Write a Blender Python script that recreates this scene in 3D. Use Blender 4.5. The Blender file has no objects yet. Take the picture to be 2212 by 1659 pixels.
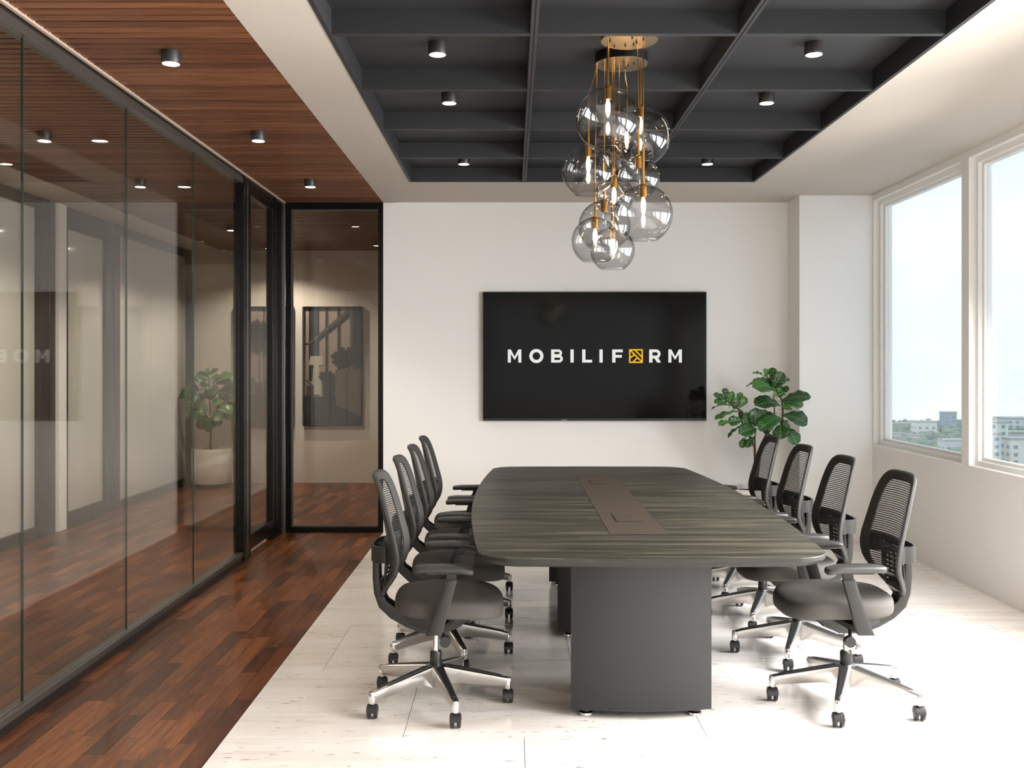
import bpy, bmesh, math, random
from math import sin, cos, pi, radians as R
from mathutils import Vector, Matrix
random.seed(7)
S = bpy.context.scene
COL = S.collection
F = 2150.6            # focal length in pixels of the 2212 px wide frame (35 mm on a 36 mm sensor)
CX, CY, H = 1106.0, 789.0, 1.51

# ------------------------------------------------------------------ camera
cam = bpy.data.cameras.new('camera'); cam.lens = 35.0; cam.sensor_width = 36.0
cam.shift_y = -(829.5 - 789.0) / 2212.0
cam.clip_start = 0.05; cam.clip_end = 4000
camo = bpy.data.objects.new('camera', cam); COL.objects.link(camo)
camo.location = (0, 0, H); camo.rotation_euler = (R(90), 0, 0)
S.camera = camo
S.view_settings.view_transform = 'Standard'; S.view_settings.look = 'None'
S.view_settings.gamma = 1.0; S.view_settings.use_curve_mapping = False
S.view_settings.exposure = 0.19
S.cycles.use_denoising = True
S.cycles.max_bounces = 10; S.cycles.diffuse_bounces = 5; S.cycles.glossy_bounces = 5
S.cycles.transparent_max_bounces = 40; S.cycles.transmission_bounces = 8
S.cycles.sample_clamp_indirect = 6.0
S.cycles.caustics_reflective = False; S.cycles.caustics_refractive = False

# ------------------------------------------------------------------ world: pale hazy sky
W = bpy.data.worlds.new('sky'); S.world = W; W.use_nodes = True
nt = W.node_tree; nt.nodes.clear()
wo = nt.nodes.new('ShaderNodeOutputWorld'); bg = nt.nodes.new('ShaderNodeBackground')
tc = nt.nodes.new('ShaderNodeTexCoord'); nz = nt.nodes.new('ShaderNodeTexNoise')
mp = nt.nodes.new('ShaderNodeMapping'); rp = nt.nodes.new('ShaderNodeValToRGB')
mp.inputs['Scale'].default_value = (1, 1, 2.2)
nz.inputs['Scale'].default_value = 2.2; nz.inputs['Detail'].default_value = 5
rp.color_ramp.elements[0].position = 0.40; rp.color_ramp.elements[0].color = (0.58, 0.70, 0.79, 1)
rp.color_ramp.elements[1].position = 0.62; rp.color_ramp.elements[1].color = (0.74, 0.78, 0.80, 1)
nt.links.new(tc.outputs['Generated'], mp.inputs[0]); nt.links.new(mp.outputs[0], nz.inputs['Vector'])
nt.links.new(nz.outputs[0], rp.inputs[0]); nt.links.new(rp.outputs[0], bg.inputs[0])
bg.inputs[1].default_value = 1.5
nt.links.new(bg.outputs[0], wo.inputs[0])

# ------------------------------------------------------------------ daylight coming in by the windows nearer than the frame's edge, plus an added fill from behind
def area(name, loc, rot, sx, sy, power, col):
    l = bpy.data.lights.new(name, 'AREA'); l.shape = 'RECTANGLE'; l.size = sx; l.size_y = sy
    l.energy = power; l.color = col
    o = bpy.data.objects.new(name, l); COL.objects.link(o); o.location = loc; o.rotation_euler = rot
    return o
WIN_P = 222.0
WINDOWS = [(6.92, 8.60), (5.13, 6.81), (3.34, 5.02), (1.55, 3.23), (-0.24, 1.44)]   # Y ranges
for i, (y0, y1) in enumerate(WINDOWS[2:]):
    area('window_and_fill_light', (3.36, (y0 + y1) / 2, 1.62), (0, R(65), R(9)), 1.6, 1.6, WIN_P * (1.15, 1.0, .82)[i], (1.0, 0.975, 0.945)).data.spread = R(155)
area('window_and_fill_light', (3.36, 5.58, 1.75), (0, R(58), R(-4)), 1.7, .70, WIN_P * .34, (1.0, 0.98, 0.96)).data.spread = R(170)
area('window_and_fill_light', (1.3, -1.78, 1.8), (R(82), 0, 0), 3.3, 1.85, 24.0, (1.0, 0.96, 0.92))     # added fill light behind the camera, outside an added window

# ------------------------------------------------------------------ mesh helpers
def link(o, parent=None, label=None, cat=None, group=None, kind=None):
    COL.objects.link(o)
    if parent is not None: o.parent = parent
    if label: o['label'] = label
    if cat: o['category'] = cat
    if group: o['group'] = group
    if kind: o['kind'] = kind
    return o
def empty(name, loc=(0, 0, 0), rz=0.0, **k):
    o = bpy.data.objects.new(name, None); o.empty_display_size = 0.1
    link(o, **k); o.location = loc; o.rotation_euler = (0, 0, rz); return o
class MB:
    def __init__(s): s.v = []; s.f = []; s.m = []
    def add(s, vs, fs, mi=0):
        n = len(s.v); s.v += [tuple(p) for p in vs]; s.f += [tuple(n + i for i in f) for f in fs]; s.m += [mi] * len(fs); return s
    def box(s, x0, x1, y0, y1, z0, z1, mi=0):
        v = [(x0,y0,z0),(x1,y0,z0),(x1,y1,z0),(x0,y1,z0),(x0,y0,z1),(x1,y0,z1),(x1,y1,z1),(x0,y1,z1)]
        return s.add(v, [(0,3,2,1),(4,5,6,7),(0,1,5,4),(1,2,6,5),(2,3,7,6),(3,0,4,7)], mi)
    def loft(s, rings, closed=True, caps=True, mi=0, loop=False):
        n = len(rings[0]); v = [p for r in rings for p in r]; f = []
        m = len(rings)
        for i in range(m if loop else m - 1):
            a = i * n; b = ((i + 1) % m) * n
            for j in range(n if closed else n - 1):
                k = (j + 1) % n
                f.append((a + j, a + k, b + k, b + j))
        if caps and not loop:
            f.append(tuple(range(n - 1, -1, -1))); f.append(tuple((m - 1) * n + j for j in range(n)))
        return s.add(v, f, mi)
    def lathe(s, prof, c=(0, 0), n=32, mi=0, closed=False):
        rings = [[(c[0] + r * cos(2*pi*j/n), c[1] + r * sin(2*pi*j/n), z) for j in range(n)] for r, z in prof]
        return s.loft(rings, caps=not closed, mi=mi)
    def tube(s, pts, r, n=10, mi=0):
        pts = [Vector(p) for p in pts]; rings = []
        up = None
        for i, p in enumerate(pts):
            d = (pts[min(i + 1, len(pts) - 1)] - pts[max(i - 1, 0)]).normalized()
            if up is None:
                up = Vector((0, 0, 1)) if abs(d.z) < .9 else Vector((1, 0, 0))
            a = d.cross(up).normalized(); b = a.cross(d).normalized(); up = b
            rr = r[i] if isinstance(r, (list, tuple)) else r
            rings.append([tuple(p + a * rr * cos(2*pi*j/n) + b * rr * sin(2*pi*j/n)) for j in range(n)])
        return s.loft(rings, mi=mi)
    def prism(s, poly, y0, y1, mi=0):          # polygon in XZ extruded along Y
        n = len(poly)
        v = [(x, y0, z) for x, z in poly] + [(x, y1, z) for x, z in poly]
        f = [tuple(range(n)), tuple(range(2*n - 1, n - 1, -1))] + [(i, n + i, n + (i+1) % n, (i+1) % n) for i in range(n)]
        return s.add(v, f, mi)
    def build(s, name, mats, parent=None, smooth=None, **k):
        me = bpy.data.meshes.new(name); me.from_pydata(s.v, [], s.f)
        if not isinstance(mats, (list, tuple)): mats = [mats]
        for m in mats: me.materials.append(m)
        if len(mats) > 1: me.polygons.foreach_set('material_index', s.m)
        bm = bmesh.new(); bm.from_mesh(me); bmesh.ops.recalc_face_normals(bm, faces=bm.faces); bm.to_mesh(me); bm.free()
        if smooth is not None:
            me.polygons.foreach_set('use_smooth', [True] * len(me.polygons))
            me.set_sharp_from_angle(angle=R(smooth))
        me.update()
        return link(bpy.data.objects.new(name, me), parent, **k)
def bevel(o, w, seg=2, ang=40):
    m = o.modifiers.new('edge', 'BEVEL'); m.width = w; m.segments = seg; m.limit_method = 'ANGLE'; m.angle_limit = R(ang)
    return o
def copy_tree(o, parent=None):
    c = o.copy(); COL.objects.link(c); c.parent = parent
    for ch in list(o.children): copy_tree(ch, c)
    return c

# ------------------------------------------------------------------ materials
def lin(c):
    return tuple(((x / 255) / 12.92 if x / 255 <= .04045 else ((x / 255 + .055) / 1.055) ** 2.4) for x in c) + (1,)
def nodes(name):
    m = bpy.data.materials.new(name); m.use_nodes = True; t = m.node_tree
    return m, t, t.nodes['Principled BSDF'], t.nodes, t.links
def plain(name, col, rough=.5, metal=0., spec=.5, bump=0, bscale=80, coat=0):
    m, t, p, N, L = nodes(name)
    p.inputs['Base Color'].default_value = lin(col); p.inputs['Roughness'].default_value = rough
    p.inputs['Metallic'].default_value = metal; p.inputs['Specular IOR Level'].default_value = spec
    if coat: p.inputs['Coat Weight'].default_value = coat; p.inputs['Coat Roughness'].default_value = .05
    if bump:
        z = N.new('ShaderNodeTexNoise'); z.inputs['Scale'].default_value = bscale; z.inputs['Detail'].default_value = 3
        b = N.new('ShaderNodeBump'); b.inputs['Strength'].default_value = bump; b.inputs['Distance'].default_value = .01
        g = N.new('ShaderNodeTexCoord'); L.new(g.outputs['Object'], z.inputs['Vector'])
        L.new(z.outputs[0], b.inputs['Height']); L.new(b.outputs[0], p.inputs['Normal'])
    return m
def emis(name, col, st):
    m = bpy.data.materials.new(name); m.use_nodes = True; t = m.node_tree; t.nodes.clear()
    e = t.nodes.new('ShaderNodeEmission'); o = t.nodes.new('ShaderNodeOutputMaterial')
    e.inputs[0].default_value = col if len(col) == 4 else lin(col); e.inputs[1].default_value = st
    t.links.new(e.outputs[0], o.inputs[0]); return m
def glass(name, tint, f0=.05, rough=0.0, gain=1.0, edge=0.0):
    """thin pane: tinted see-through plus a Schlick reflection, alike from both sides"""
    m = bpy.data.materials.new(name); m.use_nodes = True; t = m.node_tree; N = t.nodes; L = t.links; N.clear()
    o = N.new('ShaderNodeOutputMaterial'); mx = N.new('ShaderNodeMixShader')
    tr = N.new('ShaderNodeBsdfTransparent'); gl = N.new('ShaderNodeBsdfGlossy')
    tr.inputs[0].default_value = tint; gl.inputs['Roughness'].default_value = rough
    lw = N.new('ShaderNodeLayerWeight'); lw.inputs[0].default_value = .5
    pw = N.new('ShaderNodeMath'); pw.operation = 'POWER'; pw.inputs[1].default_value = 5
    ma = N.new('ShaderNodeMath'); ma.operation = 'MULTIPLY_ADD'; ma.inputs[1].default_value = (1 - f0) * gain; ma.inputs[2].default_value = f0
    ma.use_clamp = True
    L.new(lw.outputs['Facing'], pw.inputs[0]); L.new(pw.outputs[0], ma.inputs[0]); L.new(ma.outputs[0], mx.inputs[0])
    L.new(tr.outputs[0], mx.inputs[1]); L.new(gl.outputs[0], mx.inputs[2]); L.new(mx.outputs[0], o.inputs[0])
    if edge:      # longer path through the wall near the silhouette absorbs more
        p2 = N.new('ShaderNodeMath'); p2.operation = 'POWER'; p2.inputs[1].default_value = 3
        mc = N.new('ShaderNodeMixRGB'); mc.inputs[1].default_value = tint; mc.inputs[2].default_value = tuple(c * edge for c in tint[:3]) + (1,)
        L.new(lw.outputs['Facing'], p2.inputs[0]); L.new(p2.outputs[0], mc.inputs[0]); L.new(mc.outputs[0], tr.inputs[0])
    return m
def ramp(N, stops):
    r = N.new('ShaderNodeValToRGB'); e = r.color_ramp.elements
    e[0].position, e[0].color = stops[0]; e[1].position, e[1].color = stops[-1]
    for p, c in stops[1:-1]:
        x = e.new(p); x.color = c
    return r
def wood(name, stops, axis, rough=.3, scale=1.0, vary=.75, stretch=14, coat=0, bump=.15):
    """grain along `axis`; every separate piece gets its own tone and its own stretch of grain"""
    m, t, p, N, L = nodes(name)
    g = N.new('ShaderNodeNewGeometry'); oi = N.new('ShaderNodeObjectInfo')
    ad = N.new('ShaderNodeMath'); ad.operation = 'ADD'; L.new(g.outputs['Random Per Island'], ad.inputs[0]); L.new(oi.outputs['Random'], ad.inputs[1])
    fr = N.new('ShaderNodeMath'); fr.operation = 'FRACT'; L.new(ad.outputs[0], fr.inputs[0])
    mu = N.new('ShaderNodeMath'); mu.operation = 'MULTIPLY'; mu.inputs[1].default_value = 37.0; L.new(fr.outputs[0], mu.inputs[0])
    co = N.new('ShaderNodeCombineXYZ'); L.new(mu.outputs[0], co.inputs[0]); L.new(mu.outputs[0], co.inputs[1]); L.new(mu.outputs[0], co.inputs[2])
    va = N.new('ShaderNodeVectorMath'); va.operation = 'ADD'; L.new(g.outputs['Position'], va.inputs[0]); L.new(co.outputs[0], va.inputs[1])
    mp = N.new('ShaderNodeMapping'); sc = [stretch * scale] * 3; sc[axis] = scale; mp.inputs['Scale'].default_value = sc
    L.new(va.outputs[0], mp.inputs[0])
    z = N.new('ShaderNodeTexNoise'); z.inputs['Scale'].default_value = 3.5; z.inputs['Detail'].default_value = 8
    z.inputs['Roughness'].default_value = .65; z.inputs['Distortion'].default_value = .6
    L.new(mp.outputs[0], z.inputs['Vector'])
    r = ramp(N, stops); 
    mm = N.new('ShaderNodeMapRange'); mm.inputs[1].default_value = 0; mm.inputs[2].default_value = 1
    mm.inputs[3].default_value = -vary / 2; mm.inputs[4].default_value = vary / 2; L.new(fr.outputs[0], mm.inputs[0])
    a2 = N.new('ShaderNodeMath'); a2.operation = 'ADD'; L.new(z.outputs[0], a2.inputs[0]); L.new(mm.outputs[0], a2.inputs[1])
    L.new(a2.outputs[0], r.inputs[0]); L.new(r.outputs[0], p.inputs['Base Color'])
    p.inputs['Roughness'].default_value = rough
    if coat: p.inputs['Coat Weight'].default_value = coat; p.inputs['Coat Roughness'].default_value = .12
    b = N.new('ShaderNodeBump'); b.inputs['Strength'].default_value = bump; b.inputs['Distance'].default_value = .004
    L.new(z.outputs[0], b.inputs['Height']); L.new(b.outputs[0], p.inputs['Normal'])
    return m
def travertine():
    m, t, p, N, L = nodes('travertine')
    g = N.new('ShaderNodeNewGeometry'); oi = N.new('ShaderNodeObjectInfo')
    mu = N.new('ShaderNodeMath'); mu.operation = 'MULTIPLY'; mu.inputs[1].default_value = 23.0; L.new(oi.outputs['Random'], mu.inputs[0])
    co = N.new('ShaderNodeCombineXYZ'); L.new(mu.outputs[0], co.inputs[0]); L.new(mu.outputs[0], co.inputs[1])
    va = N.new('ShaderNodeVectorMath'); va.operation = 'ADD'; L.new(g.outputs['Position'], va.inputs[0]); L.new(co.outputs[0], va.inputs[1])
    def noise(sx, sy, s, d, r=.6, dist=0.):
        mp = N.new('ShaderNodeMapping'); mp.inputs['Scale'].default_value = (sx, sy, 1); L.new(va.outputs[0], mp.inputs[0])
        z = N.new('ShaderNodeTexNoise'); z.inputs['Scale'].default_value = s; z.inputs['Detail'].default_value = d
        z.inputs['Roughness'].default_value = r; z.inputs['Distortion'].default_value = dist; L.new(mp.outputs[0], z.inputs['Vector']); return z
    band = noise(.55, 4.0, 1.7, 6, .6, .8)
    r1 = ramp(N, [(.25, lin((214, 202, 192))), (.45, lin((230, 221, 214))), (.6, lin((235, 231, 226))), (.8, lin((222, 214, 208)))])
    L.new(band.outputs[0], r1.inputs[0])
    pit = noise(.28, 1.15, 46, 3, .55, .3)
    r2 = ramp(N, [(.625, (0, 0, 0, 1)), (.67, (1, 1, 1, 1))]); L.new(pit.outputs[0], r2.inputs[0])
    zone = noise(.5, 2.6, 3.0, 3); r3 = ramp(N, [(.42, (0, 0, 0, 1)), (.62, (1, 1, 1, 1))]); L.new(zone.outputs[0], r3.inputs[0])
    mz = N.new('ShaderNodeMath'); mz.operation = 'MULTIPLY'; L.new(r2.outputs[0], mz.inputs[0]); L.new(r3.outputs[0], mz.inputs[1])
    mz2 = N.new('ShaderNodeMath'); mz2.operation = 'MULTIPLY'; mz2.inputs[1].default_value = .8; L.new(mz.outputs[0], mz2.inputs[0])
    mx = N.new('ShaderNodeMixRGB'); mx.inputs[2].default_value = lin((128, 104, 92)); L.new(mz2.outputs[0], mx.inputs[0]); L.new(r1.outputs[0], mx.inputs[1])
    L.new(mx.outputs[0], p.inputs['Base Color'])
    p.inputs['Roughness'].default_value = .16
    zr = noise(1, 1, 5, 3); mr = N.new('ShaderNodeMapRange'); mr.inputs[3].default_value = .08; mr.inputs[4].default_value = .24
    L.new(zr.outputs[0], mr.inputs[0]); L.new(mr.outputs[0], p.inputs['Roughness'])
    return m

M = {}
M['wall'] = plain('white_paint', (236, 234, 231), .75, bump=.02, bscale=200)
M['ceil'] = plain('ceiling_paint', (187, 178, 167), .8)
M['trimw'] = plain('window_frame_white', (238, 236, 232), .4)
M['beige'] = plain('beige_trim', (176, 156, 138), .6)
M['black'] = plain('black_aluminium', (7, 7, 7), .28, spec=.25)
M['rail'] = plain('grey_anodised_rail', (88, 84, 80), .35, metal=.6)
M['raildark'] = plain('dark_rail_gap', (30, 26, 24), .3)
M['silver'] = plain('silver_edge', (190, 188, 184), .25, metal=1)
M['coffer'] = plain('coffer_charcoal', (36, 36, 39), .55)
M['slatback'] = plain('slat_backing', (16, 10, 7), .9)
M['screenblack'] = plain('screen_glass', (16, 15, 14), .10, spec=.09)
M['bezel'] = plain('bezel', (8, 8, 8), .3)
M['brass'] = plain('brass', (186, 138, 70), .28, metal=1)
M['plate_metal'] = plain('brushed_canopy_plate', (196, 176, 150), .32, metal=1)
M['canopyside'] = plain('canopy_black', (10, 10, 11), .35)
M['plastic'] = plain('chair_black_plastic', (30, 29, 28), .42)
M['plasticlight'] = plain('chair_grey_plastic', (50, 49, 47), .45)
M['fabric'] = plain('seat_fabric', (74, 70, 66), .85, bump=.25, bscale=700)
M['mesh'] = plain('backrest_mesh', (30, 27, 24), .7)
M['alu'] = plain('polished_aluminium', (196, 193, 189), .30, metal=1)
M['chrome'] = plain('chrome', (225, 224, 222), .06, metal=1)
M['rubber'] = plain('caster_black', (30, 30, 30), .45)
M['pedestal'] = plain('pedestal_grey', (25, 24, 25), .42)
M['plate'] = plain('power_plate', (66, 56, 46), .45, spec=.3)
M['plateline'] = plain('plate_gap', (22, 18, 14), .6)
M['pot'] = plain('pot_white', (225, 219, 210), .55)
M['plinth'] = plain('pot_plinth', (52, 46, 44), .6)
M['soil'] = plain('soil', (48, 36, 27), .95, bump=.8, bscale=60)
M['stem'] = plain('stem_brown', (66, 47, 33), .8, bump=.3, bscale=90)
M['lamp_housing'] = plain('lamp_housing', (36, 33, 31), .4)
M['lamp_ring'] = plain('lamp_ring', (150, 146, 140), .25, metal=.8)
M['lamp_on'] = emis('lamp_lens', (1.0, .92, .80, 1), 60)
M['bulb_on'] = emis('bulb_glow', (1.0, .74, .45, 1), 48)
M['bulb_off'] = glass('bulb_clear', (.9, .92, .95, 1), .08)
M['letters'] = emis('screen_white', (232, 231, 226), .9)
M['logo'] = emis('screen_yellow', (250, 190, 30), .95)
M['pane'] = glass('partition_glass', (.90, .89, .865, 1), .042, gain=1.0)
M['winglass'] = glass('window_glass', (.97, .985, 1, 1), .04)
M['globe'] = glass('smoked_globe_glass', (.84, .845, .855, 1), .075, gain=1.0, edge=.42)
M['printglass'] = glass('print_glazing', (.97, .97, .97, 1), .012)
M['glassedge'] = plain('green_glass_edge', (30, 58, 52), .2)
M['brightpane'] = plain('bright_room_pane', (196, 194, 184), .12, coat=.6)  # opaque pale colour paints in the bright room reflected and seen through
M['corrwall'] = plain('corridor_plaster', (196, 186, 174), .8, bump=.15, bscale=12)
M['cframe'] = plain('corridor_frame', (64, 56, 52), .35)
M['letterside'] = M['letters']
wb = lambda *a: lin(a)
M['parquet'] = wood('parquet', [(.15, wb(42, 21, 10)), (.38, wb(76, 40, 19)), (.55, wb(100, 55, 27)), (.72, wb(126, 74, 38)), (.9, wb(156, 99, 53))], 1, rough=.34, vary=.38, stretch=11, scale=1.3, coat=.0)
M['parquet'].node_tree.nodes['Principled BSDF'].inputs['Specular IOR Level'].default_value = .32
M['slat'] = wood('ceiling_slat', [(.2, wb(66, 37, 22)), (.5, wb(108, 65, 40)), (.8, wb(146, 96, 63))], 0, rough=.45, vary=.3, stretch=22, scale=.9)
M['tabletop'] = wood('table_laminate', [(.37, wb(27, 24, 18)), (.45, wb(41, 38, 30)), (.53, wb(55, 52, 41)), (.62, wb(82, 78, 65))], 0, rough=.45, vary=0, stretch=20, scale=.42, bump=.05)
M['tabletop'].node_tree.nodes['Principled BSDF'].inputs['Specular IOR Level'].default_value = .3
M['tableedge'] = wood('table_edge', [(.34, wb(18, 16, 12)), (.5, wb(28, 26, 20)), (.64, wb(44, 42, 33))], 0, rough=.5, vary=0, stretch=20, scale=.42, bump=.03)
M['travertine'] = travertine()
def leafmat():
    m, t, p, N, L = nodes('fig_leaf')
    oi = N.new('ShaderNodeObjectInfo'); uv = N.new('ShaderNodeTexCoord'); sx = N.new('ShaderNodeSeparateXYZ'); L.new(uv.outputs['Object'], sx.inputs[0])
    r = ramp(N, [(0, lin((22, 56, 26))), (.55, lin((36, 84, 34))), (1, lin((82, 134, 62)))]); L.new(oi.outputs['Random'], r.inputs[0])
    ab = N.new('ShaderNodeMath'); ab.operation = 'ABSOLUTE'; L.new(sx.outputs[1], ab.inputs[0])      # midrib: |y| small
    # side veins: waves along x + |y|
    m1 = N.new('ShaderNodeMath'); m1.operation = 'MULTIPLY_ADD'; m1.inputs[1].default_value = -.8; L.new(ab.outputs[0], m1.inputs[0]); L.new(sx.outputs[0], m1.inputs[2])
    m2 = N.new('ShaderNodeMath'); m2.operation = 'MULTIPLY'; m2.inputs[1].default_value = 210; L.new(m1.outputs[0], m2.inputs[0])
    sn = N.new('ShaderNodeMath'); sn.operation = 'SINE'; L.new(m2.outputs[0], sn.inputs[0])
    v1 = N.new('ShaderNodeMapRange'); v1.inputs[1].default_value = .9; v1.inputs[2].default_value = 1.0; L.new(sn.outputs[0], v1.inputs[0])
    v2 = N.new('ShaderNodeMapRange'); v2.inputs[1].default_value = .0035; v2.inputs[2].default_value = .0012; L.new(ab.outputs[0], v2.inputs[0])
    mx = N.new('ShaderNodeMath'); mx.operation = 'MAXIMUM'; L.new(v1.outputs[0], mx.inputs[0]); L.new(v2.outputs[0], mx.inputs[1])
    ml = N.new('ShaderNodeMath'); ml.operation = 'MULTIPLY'; ml.inputs[1].default_value = .55; L.new(mx.outputs[0], ml.inputs[0])
    mc = N.new('ShaderNodeMixRGB'); mc.inputs[2].default_value = lin((140, 176, 104)); L.new(ml.outputs[0], mc.inputs[0]); L.new(r.outputs[0], mc.inputs[1])
    L.new(mc.outputs[0], p.inputs['Base Color']); p.inputs['Roughness'].default_value = .33
    p.inputs['Subsurface Weight'].default_value = 0.0
    b = N.new('ShaderNodeBump'); b.inputs['Strength'].default_value = .5; b.inputs['Distance'].default_value = .004; b.invert = True
    L.new(mx.outputs[0], b.inputs['Height']); L.new(b.outputs[0], p.inputs['Normal'])
    return m
M['leaf'] = leafmat()

# ------------------------------------------------------------------ room shell
CEIL = 2.982; YB = 9.0; YF = -1.6; XG = -2.10; XW = 3.125; XC = -4.17; YE = 12.8
XBR = -1.165                       # border between parquet and stone, and between slats and white ceiling
def st(name, mb, mat, parent=None, smooth=None, **k):
    if parent is None: k.setdefault('kind', 'structure')
    return mb.build(name, mat, parent, smooth, **k)

# stone floor: base with travertine tiles laid in staggered rows
fl = st('stone_floor', MB().box(XBR, XW + .3, YF, YB, -.12, -.012), plain('grout', (110, 100, 92), .8), label='polished pale travertine floor in staggered large tiles')
TY, TX = .8775, 1.236
r0 = 4.038; row = -6
while True:
    ya = r0 + (row - 1) * TY; yb = ya + TY
    if ya > YB: break
    off = .049 - .4925 * row
    k0 = math.floor((XBR - off) / TX)
    x = off + k0 * TX
    while x < XW:
        a, b = max(x, XBR) + .0012, min(x + TX, XW + .02) - .0012
        c, d = max(ya, YF) + .0012, min(yb, YB) - .0012
        if b - a > .02 and d - c > .02:
            bevel(st('tile', MB().box(a, b, c, d, -.012, 0), M['travertine'], fl), .0006, 1)
        x += TX
    row += 1
# parquet floor: one object per strip for the 300 largest in view, the rest joined
pf = st('parquet_floor', MB().box(XC - .1, XBR - .001, YF, YE + .1, -.12, -.013), plain('parquet_base', (20, 10, 6), .9), label='dark brown parquet floor of short strips')
PW, PL = .0832, .43
strips = []
nx = int((XBR - XC) / PW) + 1
for i in range(nx):
    x1 = XBR - .002 - i * PW; x0 = x1 - PW
    y = YF + random.random() * PL
    while y < YE:
        l = PL * random.choice((.8, 1, 1, 1.15))
        strips.append((max(x0, XC), x1, y, min(y + l, YE))); y += l
def inview(s):
    yc = (s[2] + s[3]) / 2; xc = (s[0] + s[1]) / 2
    return yc > 3.55 and xc / yc > -.535 and not (yc > 9.0 and xc > -1.8)
vis = sorted([s for s in strips if inview(s)], key=lambda s: s[2] - (2.0 if s[0] > XG else 0))
single = set(vis[:298]); rest = MB()
for s in strips:
    dz = random.uniform(0, .0005)
    if s in single:
        mb = MB().box(s[0] + .0006, s[1] - .0006, s[2] + .0006, s[3] - .0006, -.013, -.0006 + dz)
        mb.build('parquet_strip', M['parquet'], pf)
    else:
        rest.box(s[0] + .0006, s[1] - .0006, s[2] + .0006, s[3] - .0006, -.013, -.0006 + dz)
rest.build('parquet_strips_far', M['parquet'], pf, kind='stuff')

# white ceiling with the opening for the coffers
cx0, cx1, cy0, cy1 = -.822, 1.948, 3.55, 7.99
cm = MB()
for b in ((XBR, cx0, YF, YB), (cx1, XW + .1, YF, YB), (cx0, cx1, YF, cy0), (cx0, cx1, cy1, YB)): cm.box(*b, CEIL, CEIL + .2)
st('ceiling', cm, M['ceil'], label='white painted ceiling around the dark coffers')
# coffered ceiling panel
cf = empty('coffered_ceiling', kind='structure', label='charcoal coffered ceiling panel set in the white ceiling')
MB().box(cx0, cx1, cy0, cy1, CEIL + .108, CEIL + .2).build('ceiling_panel', M['coffer'], cf)
tk = .034
rim = MB()
rim.box(cx0, cx0 + .02, cy0, cy1, CEIL - .003, CEIL + .108); rim.box(cx1 - .02, cx1, cy0, cy1, CEIL - .003, CEIL + .108)
rim.box(cx0 + .02, cx1 - .02, cy1 - .02, cy1, CEIL - .003, CEIL + .108); rim.box(cx0 + .02, cx1 - .02, cy0, cy0 + .02, CEIL - .003, CEIL + .108)
rim.build('rim', M['coffer'], cf)
for x in (.098, 1.022):            # long beams, each with a shallow groove along the underside
    b = MB().box(x - tk/2, x - .002, cy0 + .02, cy1 - .02, CEIL, CEIL + .108).box(x + .002, x + tk/2, cy0 + .02, cy1 - .02, CEIL, CEIL + .108).box(x - .002, x + .002, cy0 + .02, cy1 - .02, CEIL + .006, CEIL + .108)
    b.build('beam', M['coffer'], cf)
for y in (4.44, 5.338, 6.23, 7.08):
    for xa, xb in ((cx0 + .02, .098 - tk/2), (.098 + tk/2, 1.022 - tk/2), (1.022 + tk/2, cx1 - .02)):
        MB().box(xa, xb, y - tk/2, y + tk/2, CEIL + .001, CEIL + .108).build('cross_beam', M['coffer'], cf)

# slatted wood ceiling
wc = st('slatted_ceiling', MB().box(XG - .02, XBR, YF, YB, CEIL + .022, CEIL + .2).box(-3.735, XG - .02, YF, YE, CEIL + .022, CEIL + .2).box(XG - .02, -1.0, YB, YE, CEIL + .022, CEIL + .2), M['slatback'], label='dark ceiling with narrow brown wooden slats')
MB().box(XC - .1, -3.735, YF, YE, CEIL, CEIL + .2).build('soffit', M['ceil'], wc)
pit = .0747; y = 4.037 + pit * .12 - pit; hidden = MB(); n = 0
y = 4.037 + .0085 - 75 * pit
k = 0
while y + pit < YE:
    ya, yb = y, y + .058
    segs = []
    if yb < YB: segs.append((XG + .055, XBR)); segs.append((-3.735, XG - .04))
    else: segs.append((-3.735, -1.05))
    for a, b in segs:
        if yb < 3.9: hidden.box(a, b, ya, yb, CEIL, CEIL + .022)
        else: MB().box(a, b, ya, yb, CEIL, CEIL + .022).build('slat', M['slat'], wc)
    y += pit
hidden.build('slats_out_of_view', M['slat'], wc, kind='stuff')

# walls
st('wall_back', MB().box(XBR + .001, XW + .2, YB, YB + .14, -.1, CEIL + .15), M['wall'], label='white wall carrying the wall screen')
st('pillar', MB().box(2.492, XW + .1, 8.63, YB, 0, CEIL), M['wall'], label='white square pillar in the corner beside the windows')
rw = MB(); WT = .16
rw.box(XW, XW + WT, YF, 8.63, -.1, .82); rw.box(XW, XW + WT, YF, 8.63, 2.93, CEIL + .1)
edges = [8.63] + [e for w in WINDOWS for e in (w[1], w[0])] + [YF]
for i in range(0, len(edges), 2): rw.box(XW, XW + WT, edges[i + 1], edges[i], .82, 2.93)
st('wall_right', rw, M['wall'], label='white wall under and between the windows')
st('wall_front', MB().box(XC, -.4, YF - .1, YF, -.1, CEIL + .15).box(3.0, XW + .2, YF - .1, YF, -.1, CEIL + .15).box(-.4, 3.0, YF - .1, YF, -.1, .82).box(-.4, 3.0, YF - .1, YF, 2.78, CEIL + .15), M['wall'])
w6 = empty('window_6', kind='structure')  # added unseen window, its opening made to carry the fill light
bevel(MB().box(-.4, -.35, YF - .07, YF - .02, .82, 2.78).box(2.95, 3.0, YF - .07, YF - .02, .82, 2.78).box(-.35, 2.95, YF - .07, YF - .02, .82, .87).box(-.35, 2.95, YF - .07, YF - .02, 2.73, 2.78).box(1.27, 1.33, YF - .07, YF - .02, .87, 2.73).build('window_frame', M['trimw'], w6), .003)
MB().box(-.35, 1.27, YF - .048, YF - .044, .87, 2.73).box(1.33, 2.95, YF - .048, YF - .044, .87, 2.73).build('pane', M['winglass'], w6)
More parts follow.
